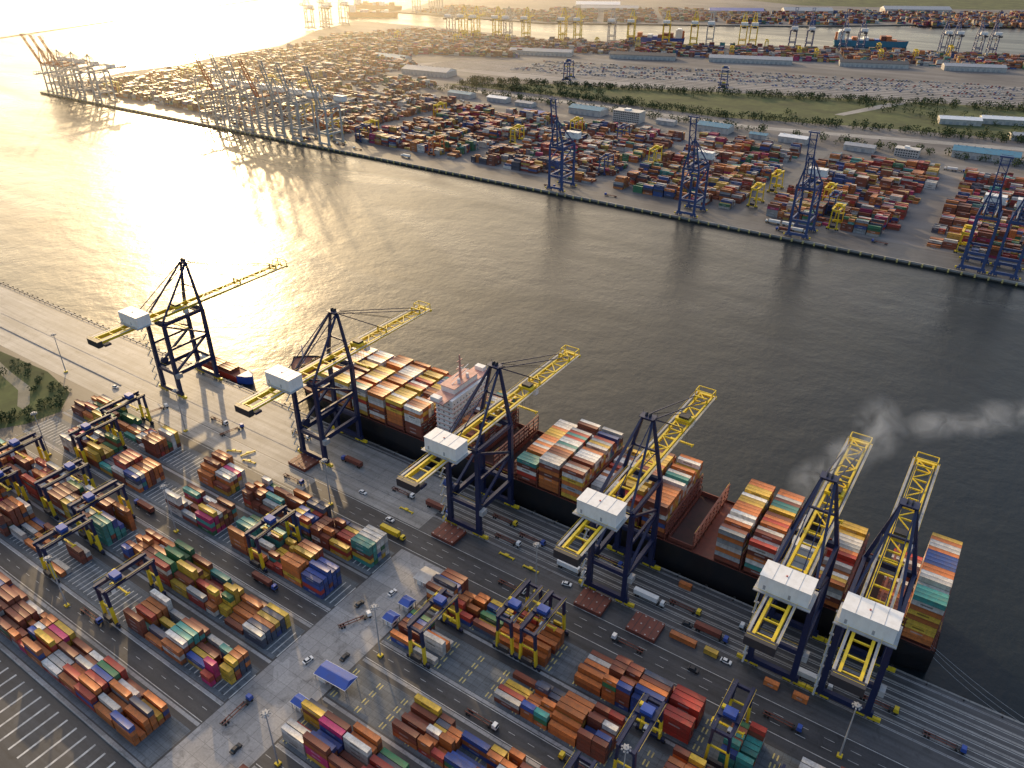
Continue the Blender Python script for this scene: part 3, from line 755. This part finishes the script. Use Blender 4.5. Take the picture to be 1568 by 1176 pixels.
for x,y in ((-70,240.5),(-57,240.5),(-30,239),(-18,239),(-135,271),(-82,271.2),(-250,270),(-225,270)): C.add(x,y,.05,random.choice((20,40)),pick(PALS))
C.obj('loose_containers')
def shelter(name,x,y,L,w,roof,rz=0):
    b=MB(); l,q2=L/2,w/2
    for u in (-l+.4,0,l-.4):
        for v in (-q2+.4,q2-.4): b.beam((u,v,0),(u,v,4.6),.25,.25,grey)
    b.hexa([(-l,-q2,4.5),(l,-q2,4.5),(l,q2,4.5),(-l,q2,4.5),(-l+.6,-.3,6),(l-.6,-.3,6),(l-.6,.3,6),(-l+.6,.3,6)],roof)
    b.box(-l-.1,l+.1,-q2-.1,q2+.1,4.2,4.5,white); b.box(-l+1,-l+5,-q2+1,q2-1,0,3,white); b.box(-l+5,-l+5.05,-1,1,1,2,glass)
    b.obj(name,(x,y,0),rz)
shelter('guard_shelter',-182,139,17,8,blue,.06); shelter('guard_shelter',-184,187,6,6,blue); shelter('guard_shelter',-184,176,6,6,blue); shelter('guard_shelter',-185,122,6,5,blue); shelter('canopy_shelter',-187,205,9,9,ltgrey)
# ---------------------------------------------------------------- light, sky
AZ=-56; EL=14
az,el=math.radians(AZ),math.radians(EL)
d=Vector((math.sin(az)*math.cos(el),math.cos(az)*math.cos(el),math.sin(el)))
sun=bpy.data.lights.new('sun','SUN'); sun.energy=4.0; sun.angle=math.radians(.9); sun.color=(1,.70,.36)
so=bpy.data.objects.new('sun',sun); so.rotation_euler=d.to_track_quat('Z','Y').to_euler(); COL.objects.link(so)
w=bpy.data.worlds.new('World'); sc.world=w; w.use_nodes=True; nt=w.node_tree
sky=nt.nodes.new('ShaderNodeTexSky'); sky.sky_type='NISHITA'; sky.sun_disc=False; sky.sun_elevation=el; sky.sun_rotation=az%(2*math.pi)
sky.dust_density=1.5; sky.air_density=1.2; sky.ozone_density=2.5
bg=nt.nodes['Background']; bg.inputs[1].default_value=.12
nt.links.new(sky.outputs[0],bg.inputs[0])
tc=nt.nodes.new('ShaderNodeTexCoord')
def vm(op,a,b=None):
    n=nt.nodes.new('ShaderNodeVectorMath'); n.operation=op; nt.links.new(a,n.inputs[0])
    if b is not None: n.inputs[1].default_value=b
    return n
def ma(op,a,b=None,c=None):
    n=nt.nodes.new('ShaderNodeMath'); n.operation=op
    for i,v in enumerate((a,b,c)):
        if v is None: continue
        if hasattr(v,'links'): nt.links.new(v,n.inputs[i])
        else: n.inputs[i].default_value=v
    return n.outputs[0]
nv=vm('NORMALIZE',tc.outputs['Generated']).outputs[0]
dt=ma('MAXIMUM',vm('DOT_PRODUCT',nv,tuple(d)).outputs['Value'],0.)
sep=nt.nodes.new('ShaderNodeSeparateXYZ'); nt.links.new(nv,sep.inputs[0])
cl=noise(nt,2.2,6,vm('MULTIPLY',nv,(1,1,3.5)).outputs[0],.6,.4)
clr=ma('MULTIPLY_ADD',cl,1.0,.5)
g1=ma('MULTIPLY',ma('POWER',dt,4.),ma('MULTIPLY',clr,3.1)); g2=ma('MULTIPLY',ma('POWER',dt,50.),1.4)
bg2=nt.nodes.new('ShaderNodeBackground'); bg2.inputs[0].default_value=(1,.70,.34,1); nt.links.new(ma('ADD',g1,g2),bg2.inputs[1])
bg3=nt.nodes.new('ShaderNodeBackground'); bg3.inputs[0].default_value=(.56,.70,1,1)
nt.links.new(ma('MULTIPLY',clr,ma('MULTIPLY_ADD',ma('MAXIMUM',sep.outputs[2],0.),.42,.10)),bg3.inputs[1])
ad=nt.nodes.new('ShaderNodeAddShader'); ad2=nt.nodes.new('ShaderNodeAddShader')
nt.links.new(bg.outputs[0],ad.inputs[0]); nt.links.new(bg2.outputs[0],ad.inputs[1]); nt.links.new(ad.outputs[0],ad2.inputs[0]); nt.links.new(bg3.outputs[0],ad2.inputs[1])
nt.links.new(ad2.outputs[0],nt.nodes['World Output'].inputs[0])
# smoke
def smoke_mat():
    m=bpy.data.materials.new('smoke'); m.use_nodes=True; nt=m.node_tree; nt.nodes.clear()
    o=nt.nodes.new('ShaderNodeOutputMaterial'); v=nt.nodes.new('ShaderNodeVolumePrincipled'); tc=nt.nodes.new('ShaderNodeTexCoord')
    ln=nt.nodes.new('ShaderNodeVectorMath'); ln.operation='LENGTH'; nt.links.new(tc.outputs['Object'],ln.inputs[0])
    fall=ramp(nt,ln.outputs['Value'],[(0,1),(.5,.4),(1,0)])
    f=noise(nt,.11,4,wpos(nt,(1,1,1)),.62,.9); r=ramp(nt,f,[(.38,0),(.78,1)])
    mu=nt.nodes.new('ShaderNodeMath'); mu.operation='MULTIPLY'; nt.links.new(fall,mu.inputs[0]); nt.links.new(r,mu.inputs[1])
    m2=nt.nodes.new('ShaderNodeMath'); m2.operation='MULTIPLY'; nt.links.new(mu.outputs[0],m2.inputs[0]); m2.inputs[1].default_value=.14
    nt.links.new(m2.outputs[0],v.inputs['Density']); v.inputs['Color'].default_value=(.70,.80,.97,1)
    nt.links.new(v.outputs[0],o.inputs['Volume']); return m
sm=smoke_mat(); root=bpy.data.objects.new('smoke_plume',None); COL.objects.link(root)
bpy.ops.mesh.primitive_ico_sphere_add(subdivisions=3,radius=1); s0=bpy.context.object; sme=s0.data; sme.materials.append(sm); bpy.data.objects.remove(s0)
for i,(x,y,z,rx_,ry_,rz_,tilt) in enumerate(((-40,306,48,6,6,8,0),(-44,313,55,14,9,11,-.8),(-33,322,67,14,9,13,-.7),(-25,331,80,12,9,19,-.3),(-5,338,85,16,8,8,-.2),(14,345,92,18,9,9,-.3),(36,352,99,24,9,10,-.2),(62,360,103,26,10,9,-.2))):
    o=bpy.data.objects.new('smoke_puff_%d'%i,sme); COL.objects.link(o); o.location=(x,y,z); o.scale=(rx_,ry_,rz_); o.rotation_euler=(0,tilt,.5); o.parent=root
# low sea haze bank on the sun side
hz=bpy.data.materials.new('haze'); hz.use_nodes=True; nt=hz.node_tree; nt.nodes.clear()
o=nt.nodes.new('ShaderNodeOutputMaterial'); v=nt.nodes.new('ShaderNodeVolumeScatter'); v.inputs['Density'].default_value=1.7e-4; v.inputs['Anisotropy'].default_value=.72; v.inputs['Color'].default_value=(1,.93,.78,1)
nt.links.new(v.outputs[0],o.inputs['Volume'])
b=MB(); b.hexa([(-9000,-200,-2.5),(-800,600,-2.5),(-1100,9000,-2.5),(-9000,9000,-2.5),(-9000,-200,180),(-800,600,180),(-1100,9000,180),(-9000,9000,180)],hz); b.obj('sea_haze')
# ---------------------------------------------------------------- camera
cam=bpy.data.cameras.new('camera'); co=bpy.data.objects.new('camera',cam); COL.objects.link(co); sc.camera=co
cam.sensor_width=36; cam.lens=1192/1568*36; cam.clip_start=1; cam.clip_end=60000
yaw=math.atan2(931,1387); pit=math.atan(710/1192)
co.location=(0,0,275); co.rotation_euler=(math.pi/2-pit,0,yaw)
sc.view_settings.view_transform='Standard'; sc.view_settings.look='None'; sc.view_settings.exposure=0
